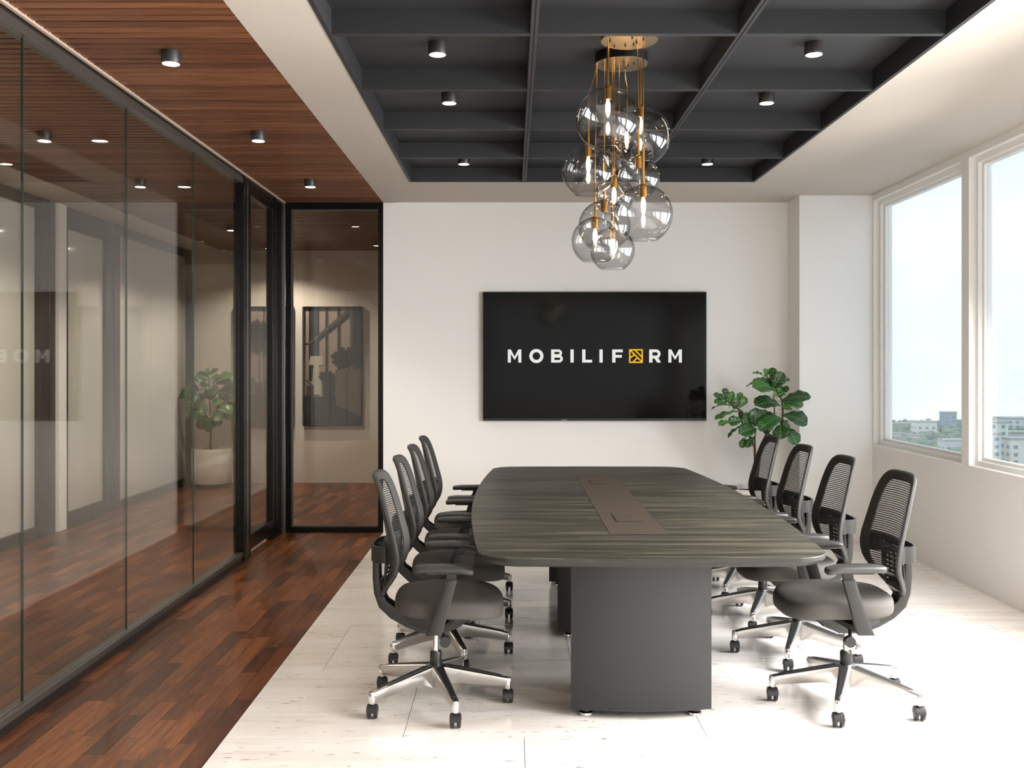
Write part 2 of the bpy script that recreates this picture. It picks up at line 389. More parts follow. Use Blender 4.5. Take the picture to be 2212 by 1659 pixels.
for i, (y0, y1) in enumerate(WINDOWS):
    w = empty('window_%d' % (i + 1), kind='structure')
    xa = XW + .045
    def rect_frame(mb, x0, x1, ya, yb, za, zb, t):
        mb.box(x0, x1, ya, ya + t, za, zb).box(x0, x1, yb - t, yb, za, zb).box(x0, x1, ya + t, yb - t, za, za + t).box(x0, x1, ya + t, yb - t, zb - t, zb); return mb
    bevel(rect_frame(MB(), xa, xa + .03, y0, y1, .82, 2.93, .04).build('window_frame', M['trimw'], w), .003)
    bevel(rect_frame(MB(), xa + .03, xa + .075, y0, y1, .82, 2.93, .062).build('sash', M['trimw'], w), .003)
    MB().box(xa + .05, xa + .054, y0 + .062, y1 - .062, .882, 2.868).build('pane', M['winglass'], w)
    bevel(MB().box(XW - .004, xa, y0, y1, .808, .826).build('sill', M['trimw'], w), .003)

# ------------------------------------------------------------------ glass partition on the left
gp = empty('glass_partition', kind='structure', label='frameless glass partition between hall and corridor')
seams = [YF + .02, -.30, .84, 1.98, 3.12, 4.27, 5.42, 6.56, 7.66]
for a, b in zip(seams, seams[1:]):
    MB().box(XG - .005, XG + .005, a + .002, b - .004, .055, CEIL - .055).build('pane', M['pane'], gp)
for s in seams[1:-1]:
    MB().box(XG - .0055, XG + .0055, s - .0035, s - .0008, .055, CEIL - .055).build('glass_edge', M['glassedge'], gp)
bevel(MB().box(XG - .035, XG + .035, YF, 8.0 - .35, CEIL - .07, CEIL - .028).build('top_rail', M['rail'], gp), .003)
MB().box(XG - .025, XG + .03, YF, 9.0, CEIL - .03, CEIL + .02).build('rail_gap', M['raildark'], gp)
MB().box(XG + .038, XG + .055, YF, 9.0, CEIL - .012, CEIL + .022).build('edge_trim', M['beige'], gp)
bevel(MB().box(XG - .035, XG + .035, YF, 7.66, .038, .07).build('bottom_rail', M['rail'], gp), .003)
MB().box(XG - .03, XG + .03, YF, 7.66, 0, .04).build('skirting', M['raildark'], gp)
MB().box(XG + .006, XG + .009, YF, 7.66, .07, .074).build('silver_bead', M['silver'], gp)
# black framed glazed leaf and corner post
d1 = empty('door_1', kind='structure', label='black framed glass door at the far end of the partition')
bevel(MB().box(XG - .045, XG + .04, 7.66, 7.86, 0, CEIL).build('post', M['black'], d1), .004)
MB().box(XG + .0405, XG + .0425, 7.755, 7.762, .02, CEIL - .05).build('joint_bead', M['silver'], d1)
bevel(MB().box(XG - .03, XG + .03, 8.62, 8.70, 0, CEIL).box(XG - .03, XG + .03, 7.86, 8.62, .05, .17).box(XG - .03, XG + .03, 7.86, 8.62, CEIL - .13, CEIL - .03).build('door_frame', M['black'], d1), .003)
MB().box(XG - .004, XG + .004, 7.86, 8.62, .17, CEIL - .13).build('pane', M['pane'], d1)
MB().box(XG + .03, XG + .034, 7.86, 8.62, CEIL - .136, CEIL - .13).build('glazing_bead', M['silver'], d1)
bevel(MB().box(XG - .05, XG + .037, 8.70, YB + .03, 0, CEIL).build('corner_post', M['black'], d1), .004)
# framed glass facing the camera at the end of the hall strip
d2 = empty('door_2', kind='structure', label='black framed glass panel facing the room at the end of the parquet strip')
xa, xb = XG + .052, XBR
fr = MB().box(xa, xa + .052, YB, YB + .06, 0, CEIL).box(xb - .046, xb, YB, YB + .06, 0, CEIL).box(xa + .052, xb - .046, YB, YB + .06, 0, .046).box(xa + .052, xb - .046, YB, YB + .06, CEIL - .062, CEIL)
bevel(fr.build('door_frame', M['black'], d2), .003)
MB().box(xa + .052, xb - .046, YB + .03, YB + .038, .046, CEIL - .062).build('pane', M['pane'], d2)
MB().box(xa - .012, xa - .003, YB - .004, YB + .01, 0, CEIL).build('silver_edge', M['silver'], d2)
MB().box(xa + .052, xa + .066, YB + .004, YB + .029, .046, CEIL - .062).box(xa + .066, xb - .046, YB + .004, YB + .029, .046, .060).box(xa + .066, xb - .046, YB + .004, YB + .029, CEIL - .072, CEIL - .062).build('glazing_bead', M['rail'], d2)

# ------------------------------------------------------------------ corridor beyond the glass
st('wall_end', MB().box(XC - .1, -.9, YE, YE + .1, -.1, CEIL + .1), M['corrwall'], label='plaster wall at the far end of the corridor')
st('wall_passage', MB().box(-1.05, -.95, YB + .14, YE, -.1, CEIL + .1), M['corrwall'])
st('wall_left', MB().box(XC - .12, XC - .02, YF, YE, -.1, CEIL + .1), M['wall'], label='corridor wall behind the glazed panels')
cg = empty('corridor_glazing', kind='structure', label='framed glazed panels along the far side of the corridor')
def cpane(ya, yb, zb=.10, zt=CEIL - .10): MB().box(XC - .012, XC - .004, ya, yb, zb, zt).build('pane', M['brightpane'], cg)
fm = lambda ya, yb, za, zb, t=.03: bevel(MB().box(XC - .02, XC + t, ya, yb, za, zb).build('frame_member', M['cframe'], cg), .003)
cpane(YF, 8.74); fm(YF, 8.74, 0, .10); fm(YF, 8.74, CEIL - .10, CEIL); fm(8.70, 8.86, 0, CEIL, .05)
fm(8.88, 9.03, 0, CEIL, .03)
MB().box(XC + .04, XC + .052, 8.862, 8.874, 0, CEIL).build('bead', M['silver'], cg)
MB().box(XC - .02, XC + .06, 9.03, 9.186, 0, CEIL).build('wall_pier', M['wall'], cg)
fm(9.186, 9.29, 0, CEIL); fm(9.29, 10.15, 0, .14); fm(9.29, 10.15, CEIL - .20, CEIL); fm(10.15, 10.30, 0, CEIL); fm(10.32, 10.47, 0, CEIL, .05)
MB().box(XC + .03, XC + .042, 10.302, 10.314, .05, CEIL - .05).build('bead', M['silver'], cg)
cpane(9.29, 10.15, .14, CEIL - .20); cpane(10.47, 11.5, .08, CEIL - .1); cpane(11.505, 12.72, .08, CEIL - .1)
fm(10.47, 12.72, 0, .08); fm(10.47, 12.72, CEIL - .10, CEIL); fm(12.72, 12.8, 0, CEIL, .07)

# ------------------------------------------------------------------ downlights
def downlight(loc, label, group, spot=8, cone=95):
    e = empty('ceiling_light', loc, label=label, cat='ceiling light', group=group)
    r = .046; h = .058
    MB().lathe([(r, 0), (r, -h + .004), (r - .002, -h), (r - .007, -h), (r - .009, -h + .012), (r - .009, -h + .012)], n=28).build('housing', M['lamp_housing'], e, 35)
    MB().lathe([(r - .004, -h - .0012), (r - .0065, -h - .0012), (r - .0065, -h + .002), (r - .004, -h + .002)], n=28, closed=True).build('ring', M['lamp_ring'], e, 35)
    MB().lathe([(r - .0072, -h + .006), (r - .0074, -h + .001), (.006, -h - .0015)], n=24).build('lens', M['lamp_on'], e, 35)
    l = bpy.data.lights.new('downlight_beam', 'SPOT'); l.energy = spot; l.spot_size = R(cone); l.spot_blend = .5; l.color = (1, .92, .81); l.shadow_soft_size = .03
    o = bpy.data.objects.new('downlight_beam', l); COL.objects.link(o); o.parent = e; o.location = (0, 0, -h - .006)
    return e
hallspots = [(4.67, 'black ceiling downlight on the slats, nearest of the three outside the glass'), (6.28, 'black ceiling downlight on the slats, middle of the three outside the glass'), (7.90, 'black ceiling downlight on the slats above the black framed door')]
for y, lb in hallspots: downlight((-1.60, y, CEIL), lb, 'downlights on the slatted ceiling', 30)
for y, lb in ((6.28, 'black ceiling downlight behind the glass, nearest seen in the corridor'), (7.90, 'black ceiling downlight behind the glass, second seen in the corridor'),
              (10.46, 'black ceiling downlight behind the glass, beside the black door post'), (12.07, 'black ceiling downlight behind the glass, closest to the corridor end wall')):
    downlight((-2.95, y, CEIL), lb, 'downlights in the corridor', 150, 140)
for y, sd, x in ((4.88, 'nearest', -.365), (5.785, 'middle', -.365), (7.54, 'far', -.365), (4.88, 'nearest', 1.48), (5.785, 'middle', 1.48), (7.54, 'far', 1.48)):
    downlight((x, y, CEIL + .108), 'dark downlight in the coffers on the %s side, %s of its three' % ('corridor' if x < 0 else 'window', sd), 'downlights in the coffers', 14)

# ------------------------------------------------------------------ wall screen
tv = empty('wall_screen', (.744, YB - .002, 1.011), label='large flat black wall screen showing a white and yellow wordmark', cat='screen')
W2, TH, TD = 1.006, 1.16, .05
bevel(MB().box(-W2, W2, -TD + .006, -.012, 0, TH).build('bezel', M['bezel'], tv), .003)
MB().box(-W2 + .006, W2 - .006, -TD, -TD + .008, .022, TH - .007).build('screen', M['screenblack'], tv)
MB().box(-.5, .5, -.013, 0, .3, .85).build('wall_bracket', M['bezel'], tv)
MB().box(-.30, -.25, -TD + .004, -TD + .006, .004, .009).build('status_light', M['lamp_ring'], tv)
# the wordmark: drawn in units of the capital height, from the spacing on the photograph
uh = 28.3 / 240.5; x_left = (1097 - CX) / 240.5 - .744; z_bot = H - (783.2 - CY) / 240.5 - 1.011
def glyph(name, polys, x0, mat='letters'):
    mb = MB()
    for i, p in enumerate(polys): mb.prism([(x_left + (x0 + a) * uh, z_bot + b * uh) for a, b in p], -TD - .0012, -TD + .0002)
    return mb.build(name, M[mat], tv)
sx = 1 / (28.3 * 5.395)           # crop pixels -> capital heights
T = .25
def px(a): return (a - 92) * sx
def ring(cx, cy, r1, r2, a0, a1, n=20, sy=1.0):
    out = []
    for i in range(n):
        a, b = a0 + (a1 - a0) * i / n, a0 + (a1 - a0) * (i + 1) / n
        out.append([(cx + r1 * cos(a), cy + r1 * sin(a) * sy), (cx + r2 * cos(a), cy + r2 * sin(a) * sy), (cx + r2 * cos(b), cy + r2 * sin(b) * sy), (cx + r1 * cos(b), cy + r1 * sin(b) * sy)])
    return out
def letM(w=1.03): return [[(0, 0), (T*.92, 0), (T*.92, 1), (0, 1)], [(w - T*.92, 0), (w, 0), (w, 1), (w - T*.92, 1)], [(0, 1), (.23, 1), (w/2 + .05, .36), (w/2 + .02, .24), (w/2 - .03, .24), (T*.9, .67), (0, .9)], [(w, 1), (w - .23, 1), (w/2 - .05, .36), (w/2 - .02, .24), (w/2 + .03, .24), (w - T*.9, .67), (w, .9)]]
def bowl(x, z0, z1, w, t=.2):
    r = (z1 - z0) / 2; c = (z0 + z1) / 2
    return [[(x, z1 - t), (w - r, z1 - t), (w - r, z1), (x, z1)], [(x, z0), (w - r, z0), (w - r, z0 + t), (x, z0 + t)]] + ring(w - r, c, r - t, r, -pi/2, pi/2, 12)
glyph('letter', letM(), px(92))
glyph('letter', ring(.55, .5, .295, .54, 0, 2*pi, 36), px(341))
glyph('letter', [[(0, 0), (T, 0), (T, 1), (0, 1)]] + bowl(.1, .46, 1.0, .83, .185) + bowl(.1, 0, .575, .895, .195), px(597))
glyph('letter', [[(0, 0), (T, 0), (T, 1), (0, 1)]], px(822))
glyph('letter', [[(0, 0), (T, 0), (T, 1), (0, 1)], [(T, 0), (.76, 0), (.76, .215), (T, .215)]], px(959))
glyph('letter', [[(0, 0), (T, 0), (T, 1), (0, 1)]], px(1160))
glyph('letter', [[(0, 0), (T, 0), (T, 1), (0, 1)], [(T, .785), (.80, .785), (.80, 1), (T, 1)], [(T, .375), (.735, .375), (.735, .585), (T, .585)]], px(1309))
glyph('letter', [[(0, 0), (T, 0), (T, 1), (0, 1)]] + bowl(.1, .32, 1.0, .87, .21) + [[(.40, .34), (.66, .42), (.90, 0), (.61, 0)]], px(1740))
glyph('letter', letM(), px(1964))
def bar(p, q, w):
    (a, b), (c, d) = p, q; L_ = math.hypot(c - a, d - b); nx_, ny_ = -(d - b) / L_ * w / 2, (c - a) / L_ * w / 2
    return [(a + nx_, b + ny_), (c + nx_, d + ny_), (c - nx_, d - ny_), (a - nx_, b - ny_)]
q = 1.05; t_ = .10
glyph('logo', [[(0, -.03), (q, -.03), (q, -.03 + t_), (0, -.03 + t_)], [(0, q - .03 - t_), (q, q - .03 - t_), (q, q - .03), (0, q - .03)], [(0, 0), (t_, 0), (t_, 1), (0, 1)], [(q - t_, 0), (q, 0), (q, 1), (q - t_, 1)],
               bar((.08, .95), (.97, .06), .095), bar((.45, .95), (.97, .43), .095), bar((.08, .36), (.41, .60), .095), bar((.30, .05), (.63, .37), .095)], px(1506), 'logo')

# ------------------------------------------------------------------ conference table
TXC, TYC = .578, 5.775
tb = empty('conference_table', (TXC, TYC, 0), label='long boat-shaped conference table with greyish wood top and dark grey pedestals', cat='table')
def top_outline(inset=0., n=16):
    hl = 1.795 - inset
    def hw(y): return .80 - .095 * (abs(y) / 1.8) ** 2.0 - inset
    r = .17
    pts = []
    ys = [-hl + r + (2 * hl - 2 * r) * i / 30 for i in range(31)]
    for y in ys: pts.append((hw(y), y))
    for i in range(1, n):
        a = pi / 2 * i / n; w = hw(hl - r); pts.append((w - r + r * cos(a) - .004 * i / n, hl - r + r * sin(a)))
    k = len(pts)
    w = hw(hl - r) - r
    for i in range(1, 12): pts.append((w * (1 - 2 * i / 12), hl + .012 * sin(pi * i / 12)))
    left = [(-x, y) for x, y in pts[:k]][::-1]
    pts += left
    for i in range(1, n)[::-1]: pass
    # close along the near end (mirror in y)
    near = []
    for i in range(1, n):
        a = pi / 2 * i / n; near.append((-(hw(hl - r) - r + r * cos(a)), -(hl - r + r * sin(a))))
    for i in range(1, 12): near.append((-w * (1 - 2 * i / 12), -(hl + .012 * sin(pi * i / 12))))
    for i in range(1, n)[::-1]:
        a = pi / 2 * i / n; near.append((hw(hl - r) - r + r * cos(a), -(hl - r + r * sin(a))))
    return pts + near
rings = []
for ins, z in ((.022, .700), (.006, .712), (0, .722), (0, .736), (.0015, .739), (.005, .740)):
    rings.append([(x, y, z) for x, y in top_outline(ins)])
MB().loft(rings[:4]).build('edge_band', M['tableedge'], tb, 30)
MB().loft([rings[3], rings[4], rings[5]]).build('tabletop', M['tabletop'], tb, 30)
px0, px1, py0, py1 = .447 - TXC, .713 - TXC, 4.535 - TYC, 7.04 - TYC
pl = bevel(MB().box(px0, px1, py0, py1, .738, .7412).build('cable_plate', M['plate'], tb), .0006, 1)
MB().box(px0 - .002, px0, py0, py1, .738, .7406).box(px1, px1 + .002, py0, py1, .738, .7406).box(px0, px1, py0 - .002, py0, .738, .7406).build('plate_gap', M['plateline'], tb)
for yc in (5.03, 6.57):
    a0, a1, b0, b1 = .520 - TXC, .640 - TXC, yc - .125 - TYC, yc + .125 - TYC
    lid = bevel(MB().box(a0, a1, b0, b1, .7405, .7432).build('power_unit', M['plate'], tb), .001, 1)
    mm_ = MB().box(a0 - .007, a0, b0 - .010, b1, .7405, .7430).box(a0, a1, b0 - .010, b0, .7405, .7430)
    for dx, dy in ((.045, .04), (.075, .04)):
        mm_.box(a0 + dx, a0 + dx + .010, b0 + .125 + dy * .2, b0 + .133 + dy * .2, .7430, .74345)
    mm_.box(a0 + .06, a0 + .068, b0 + .075, b0 + .09, .7430, .74345).box(a0 + .050, a0 + .058, b0 + .05, b0 + .058, .7430, .74345).box(a0 + .074, a0 + .082, b0 + .05, b0 + .058, .7430, .74345).box(a0 + .055, a0 + .075, b0 + .165, b0 + .172, .7430, .74345)
    mm_.build('socket', M['plateline'], lid)
for yf in (4.277, 5.53, 6.80):
    n = 18; outl = []; hx = .302; dpt = .455
    for i in range(n + 1):
        u = -1 + 2 * i / n; outl.append((.555 - TXC + u * hx, yf - TYC - .042 * (1 - u * u)))
    for i in range(n + 1):
        u = 1 - 2 * i / n; outl.append((.555 - TXC + u * .262, yf - TYC + dpt - .03 + .03 * (1 - u * u)))
    p = MB().loft([[(x, y, .034) for x, y in outl], [(x, y, .7) for x, y in outl]]).build('pedestal', M['pedestal'], tb, 30)
    for fx in (-.235, .235):
        for fy in (.035, dpt - .06):
            cc = (.555 - TXC + fx, yf - TYC + fy)
            MB().lathe([(.030, 0), (.032, .004), (.030, .012), (.012, .016), (.010, .020)], cc, 18).lathe([(.026, .020), (.026, .034)], cc, 16, mi=1).build('levelling_foot', [M['chrome'], M['bezel']], p, 35)

# ------------------------------------------------------------------ mesh-back task chair (faces local +x)
def interp(P, z):
    if z <= P[0][0]: return P[0][1]
    for (a, b), (c, d) in zip(P, P[1:]):
        if z <= c: return b + (d - b) * (z - a) / (c - a)
    return P[-1][1]
def prof(z):                       # front face of the backrest along its side edge
    return interp([(.445, -.176), (.48, -.172), (.52, -.162), (.57, -.148), (.62, -.136), (.68, -.138), (.74, -.148), (.80, -.160), (.87, -.174), (.94, -.188), (1.0, -.200), (1.05, -.207)], z)
def hwid(z):                       # half width: shield-shaped, tapering to a tongue at the bottom
    return interp([(.440, .030), (.475, .050), (.50, .082), (.525, .120), (.55, .155), (.58, .187), (.61, .208), (.65, .223), (.70, .230), (.76, .227), (.84, .217), (.92, .203), (1.0, .188), (1.05, .180)], z)
def bx(y, z): return prof(z) - .062 * (1 - min(1, (y / .23) ** 2))
ZB0, ZB1 = .447, 1.034
def outline(inset_y, inset_z, n=64, e=6.5):
    o = []; zc = (ZB0 + ZB1) / 2; hz = (ZB1 - ZB0) / 2 - inset_z
    for i in range(n):
        a = 2 * pi * i / n; ca, sa = cos(a), sin(a)
        u = math.copysign(abs(ca) ** (2 / e), ca)
        v = math.copysign(abs(sa) ** (2 / e), sa) if sa > 0 else -abs(sa) ** .8
        if sa <= 0: u = math.copysign(min(1, abs(ca) ** (.45)), ca)
        z = zc + hz * v; o.append((max(hwid(z) - inset_y, .008) * u, z))
    return o
def make_chair():
    e = empty('office_chair', cat='chair')
    # ---- base
    MB().lathe([(.0, .070), (.030, .072), (.036, .100), (.040, .130), (.038, .160), (.028, .176), (.0, .178)], n=24).build('hub', M['alu'], e, 40)
    MB().lathe([(.024, .172), (.0265, .176), (.0265, .228), (.023, .235), (.0135, .236)], n=24).build('column_sleeve', M['plastic'], e, 40)
    MB().lathe([(.0135, .230), (.0135, .345)], n=20).build('gas_column', M['chrome'], e, 40)
    for k in range(5):
        a = 2 * pi * k / 5; ca, sa = cos(a), sin(a)
        def P(r, t, z): return (r * ca - t * sa, r * sa + t * ca, z)
        secs = [(.026, .029, .176, .072), (.055, .027, .171, .088), (.10, .0245, .162, .094), (.18, .0215, .146, .088), (.26, .0185, .130, .080), (.318, .0165, .117, .074), (.334, .013, .112, .075)]
        rr = []
        for r, w, zt, zb in secs:
            rr.append([P(r, -w * .62, zt), P(r, w * .62, zt), P(r, w * .95, zt - .005), P(r, w, zt - .012), P(r, w * .78, zb + .004), P(r, w * .6, zb), P(r, -w * .6, zb), P(r, -w * .78, zb + .004), P(r, -w, zt - .012), P(r, -w * .95, zt - .005)])
        leg = MB().loft(rr).build('leg', M['alu'], e, 42)
        ins = []
        for (r, w, zt, zb), rn in zip(((.045, .0135, .1725, 0), (.12, .0125, .1585, 0), (.22, .0105, .1385, 0), (.285, .0085, .1245, 0), (.297, .004, .1215, 0)), range(5)):
            ins.append([P(r, -w, zt), P(r, w, zt), P(r, w, zt + .0022), P(r, -w, zt + .0022)])
        MB().loft(ins).build('leg_inlay', M['rubber'], leg, 42)
        cx_, cy_ = .322 * ca, .322 * sa
        MB().lathe([(.0150, .064), (.0165, .068), (.0165, .100), (.013, .1135)], (cx_, cy_), 18).build('leg_cap', M['chrome'], leg, 40)
        c = MB()
        for sgn in (-1, 1):      # twin wheels, axle along x
            ring_ = []
            for r, x in ((.0, .006), (.020, .0055), (.0255, .007), (.0275, .011), (.0275, .017), (.0245, .0215), (.012, .0235), (.0, .0235)):
                ring_.append([(cx_ + sgn * x, cy_ + r * cos(2*pi*j/20), .0277 + r * sin(2*pi*j/20)) for j in range(20)])
            c.loft(ring_, caps=False)
        hood = []
        for x, r in ((-.0245, .021), (-.021, .0300), (.021, .0300), (.0245, .021)):
            hood.append([(cx_ + x, cy_ + r * cos(pi * j / 12), .031 + r * sin(pi * j / 12)) for j in range(13)] + [(cx_ + x, cy_ - r * .8, .031), (cx_ + x, cy_ + r * .8, .031)])
        c.loft(hood); c.lathe([(.011, .055), (.011, .07)], (cx_, cy_), 14)
        c.build('caster', M['rubber'], leg, 42)
    # ---- mechanism under the seat
    mech = MB().loft([[(x, -w, z0), (x, w, z0), (x, w * 1.25, (z0 + z1) / 2), (x, w * 1.1, z1), (x, -w * 1.1, z1), (x, -w * 1.25, (z0 + z1) / 2)] for x, w, z0, z1 in ((-.13, .05, .372, .425), (-.06, .065, .350, .430), (.0, .07, .338, .432), (.06, .07, .345, .432), (.13, .06, .372, .432), (.18, .05, .405, .432))]).build('mechanism', M['plastic'], e, 42)
    for s in (-1, 1):
        MB().tube([(.02, s * .05, .372), (.035, s * .16, .366), (.052, s * .205, .345)], .0085, 10).tube([(.055, s * .195, .333), (.055, s * .222, .333)], .0235, 20).build('adjustment_knob', M['plastic'], mech, 42)
    # ---- seat
    def so(sc, n=48):
        o = []
        for i in range(n):
            a = 2 * pi * i / n; ca, sa = cos(a), sin(a)
            u = math.copysign(abs(ca) ** (2 / 3.2), ca); v = math.copysign(abs(sa) ** (2 / 3.2), sa)
            w = .252 - .022 * (max(0, -u)) ** 2
            o.append((.063 + .240 * u * sc, w * v * sc))
        return o
    def seat_rings(pr):
        rr = []
        for sc, z in pr:
            rr.append([(x, y, z - .022 * max(0, (x - .12) / .18) ** 2 + .010 * max(0, (-.05 - x) / .12) ** 2 + .006 * (abs(y) / .25) ** 3 * (1 if z > .46 else 0)) for x, y in so(sc)])
        return rr
    MB().loft(seat_rings([(.02, .433), (.80, .431), (.94, .432), (.99, .438), (1.0, .452), (.998, .472), (.982, .488), (.945, .498), (.86, .504), (.65, .505), (.4, .500), (.15, .497), (.02, .497)])).build('seat', M['fabric'], e, 80)
    MB().loft(seat_rings([(.05, .418), (.62, .418), (.84, .426), (.90, .437)])).build('seat_pan', M['plastic'], e, 50)
    # ---- J-shaped support
    path = [(.11, .385, .060, .050), (.04, .362, .074, .052), (-.05, .360, .072, .052), (-.12, .381, .060, .051), (-.185, .412, .050, .049), (-.233, .452, .042, .047), (-.254, .505, .035, .046), (-.262, .57, .030, .045), (-.263, .64, .027, .044), (-.261, .708, .025, .044)]
    rails = MB(); web = MB()
    for s in (-1, 1):
        rr = []; 
        for i, (x, z, t, w) in enumerate(path):
            x2, z2 = path[min(i + 1, len(path) - 1)][:2]; x1, z1 = path[max(i - 1, 0)][:2]
            d = Vector((x2 - x1, z2 - z1)).normalized(); nx_, nz_ = -d.y, d.x
            ya, yb = s * (w - .016), s * w
            rr.append([(x + nx_ * t / 2, ya, z + nz_ * t / 2), (x + nx_ * t / 2, yb * .97, z + nz_ * t / 2), (x + nx_ * t / 2 * .8, yb, z + nz_ * t / 2 * .8), (x - nx_ * t / 2 * .8, yb, z - nz_ * t / 2 * .8), (x - nx_ * t / 2, yb * .97, z - nz_ * t / 2), (x - nx_ * t / 2, ya, z - nz_ * t / 2)])
        rails.loft(rr)
    rr = []
    for i, (x, z, t, w) in enumerate(path):
        x2, z2 = path[min(i + 1, len(path) - 1)][:2]; x1, z1 = path[max(i - 1, 0)][:2]
        d = Vector((x2 - x1, z2 - z1)).normalized(); nx_, nz_ = -d.y, d.x
        rr.append([(x + nx_ * t * k, y, z + nz_ * t * k) for k, y in ((.49, -w + .01), (.49, w - .01), (.15, w - .01), (.15, -w + .01))])
    web.loft(rr)
    sup = rails.build('support_arm', M['plastic'], e, 45); web.build('support_web', M['bezel'], sup, 45)
    # lumbar band running from the frame's sides round the back
    N_ = 24; rr = []
    for i in range(N_ + 1):
        a = -pi / 2 + pi * i / N_
        y = .150 * math.copysign(abs(sin(a)) ** .75, sin(a)); x = -.205 - .072 * abs(cos(a)) ** .75
        ox, oy = (0.010 * -cos(a)), (.010 * sin(a))
        zt = .724 ; zb = .655
        rr.append([(x - ox * .6, y - oy * .6, zb), (x - ox * .6, y - oy * .6, zt), (x + ox * .6, y + oy * .6, zt), (x + ox * .6, y + oy * .6, zb)])
    band = MB().loft(rr)
    for s in (-1, 1): band.loft([[(-.205, s * .145, z), (-.205, s * .157, z), (-.172, s * .200, z), (-.180, s * .186, z)] for z in (.655, .724)])
    band.build('back_bracket', M['plastic'], e, 45)
    # height lever beside the support
    MB().loft([[(x, y0, z), (x, y1, z), (x + t, y1, z), (x + t, y0, z)] for x, t, z, y0, y1 in ((-.235, .012, .50, -.075, .075), (-.225, .018, .52, -.08, .08), (-.235, .016, .545, -.075, .075), (-.245, .010, .56, -.06, .06))]).build('lever', M['plasticlight'], e, 45)
    # ---- backrest frame
    out = outline(0, 0); mid = outline(.010, .009); inn = outline(.047, .040)
    def ringset(pts, dx): return [(bx(y, z) + dx, y, z) for y, z in pts]
    MB().loft([list(r) for r in zip(*[ringset(out, -.004), ringset(outline(.004, .004), .004), ringset(mid, .006), ringset(inn, .002), ringset(inn, -.005), ringset(mid, -.012), ringset(out, -.009)])], loop=True).build('backrest_frame', M['mesh'], e, 50)
    MB().loft([list(r) for r in zip(*[ringset(out, -.0095), ringset(outline(-.0015, -.0015), -.005), ringset(outline(-.0015, -.0015), -.014), ringset(outline(.012, .012), -.0185), ringset(outline(.014, .013), -.0125)])], loop=True).build('backrest_rim', M['plasticlight'], e, 50)
    # ---- mesh strands
    st_ = MB(); z = ZB0 + .055
    zc = (ZB0 + ZB1) / 2; hz = (ZB1 - ZB0) / 2 - .034
    while z < ZB1 - .034:
        v = min(1, max(0, (z - zc) / hz)); u = (1 - v ** 6.5) ** (1 / 6.5); w = (hwid(z) - .042) * u
        if w < .012: z += .0098; continue
        ys = [-w + 2 * w * i / 8 for i in range(9)]
        st_.loft([[(bx(y, z) - .0015, y, z - .0024), (bx(y, z) + .0012, y, z), (bx(y, z) - .0015, y, z + .0024), (bx(y, z) - .003, y, z)] for y in ys])
        z += .0098
    for i in range(-16, 17):
        y = i * .0105
        zs = [ZB0 + .05 + (ZB1 - ZB0 - .09) * j / 16 for j in range(17)]
        zs = [q_ for q_ in zs if abs(y) < (hwid(q_) - .045)]
        if len(zs) > 2: st_.loft([[(bx(y, q_) - .003, y - .0005, q_), (bx(y, q_) - .003, y + .0005, q_), (bx(y, q_) - .0038, y, q_)] for q_ in zs])
    st_.build('backrest_mesh', M['mesh'], e, kind='stuff')
    # ---- lumbar pad with slots behind the mesh
    lb = MB()
    def lbar(y0, y1, z0, z1, d=-.012):
        ny = max(2, int(abs(y1 - y0) / .03) + 1)
        for za, zb in ((z0, z1),):
            lb.loft([[(bx(y, za) + d, y, za), (bx(y, zb) + d, y, zb), (bx(y, zb) + d - .006, y, zb), (bx(y, za) + d - .006, y, za)] for y in [y0 + (y1 - y0) * i / ny for i in range(ny + 1)]])
    lbar(-.19, .19, .715, .745); lbar(-.115, .115, .545, .560)
    lbar(-.128, -.113, .545, .73); lbar(.113, .128, .545, .73)
    lbar(-.098, .098, .695, .704); lbar(-.098, .098, .572, .581); lbar(-.098, -.089, .572, .704); lbar(.089, .098, .572, .704)
    for c in range(-3, 4):
        for r_ in range(5):
            zz = .590 + r_ * .0205 + (.006 if c % 2 else 0)
            lbar(c * .024 - .0075, c * .024 + .0075, zz, zz + .0095)
    for c in (-.060, -.012, .036): lbar(c - .002, c + .002, .575, .70)
    lb.build('lumbar_support', M['mesh'], e)
    # ---- armrests
    for s in (-1, 1):
        y0 = s * .283
        rr = []
        for x, y, z, w, t in ((.055, s * .10, .405, .034, .010), (.030, s * .20, .398, .034, .011), (.022, s * .262, .400, .034, .013)):
            rr.append([(x - w, y, z - t), (x + w, y, z - t), (x + w, y, z + t), (x - w, y, z + t)])
        br = MB().loft(rr)
        rr = []
        for x, z, w, t in ((.012, .382, .034, .012), (.030, .43, .031, .011), (.052, .50, .028, .010), (.072, .57, .0265, .010), (.084, .612, .026, .010)):
            rr.append([(x - w, y0 - t, z), (x - w * .8, y0 - t - .003, z), (x + w * .8, y0 - t - .003, z), (x + w, y0 - t, z), (x + w, y0 + t, z), (x + w * .8, y0 + t + .003, z), (x - w * .8, y0 + t + .003, z), (x - w, y0 + t, z)])
        br.loft(rr)
        ar = br.build('armrest', M['plastic'], e, 45)
        MB().loft([[(x - .021, y0 - .008, z), (x + .021, y0 - .008, z), (x + .021, y0 + .008, z), (x - .021, y0 + .008, z)] for x, z in ((.084, .605), (.090, .640))]).build('height_tube', M['bezel'], ar, 45)
        MB().loft([[(.062 + u * .075, y0 + v * .03, z) for u, v in ((-1, -1), (1, -1), (1, 1), (-1, 1))] for z in (.640, .650)] ).build('pad_mount', M['plastic'], ar, 45)
        n = 28; rr = []
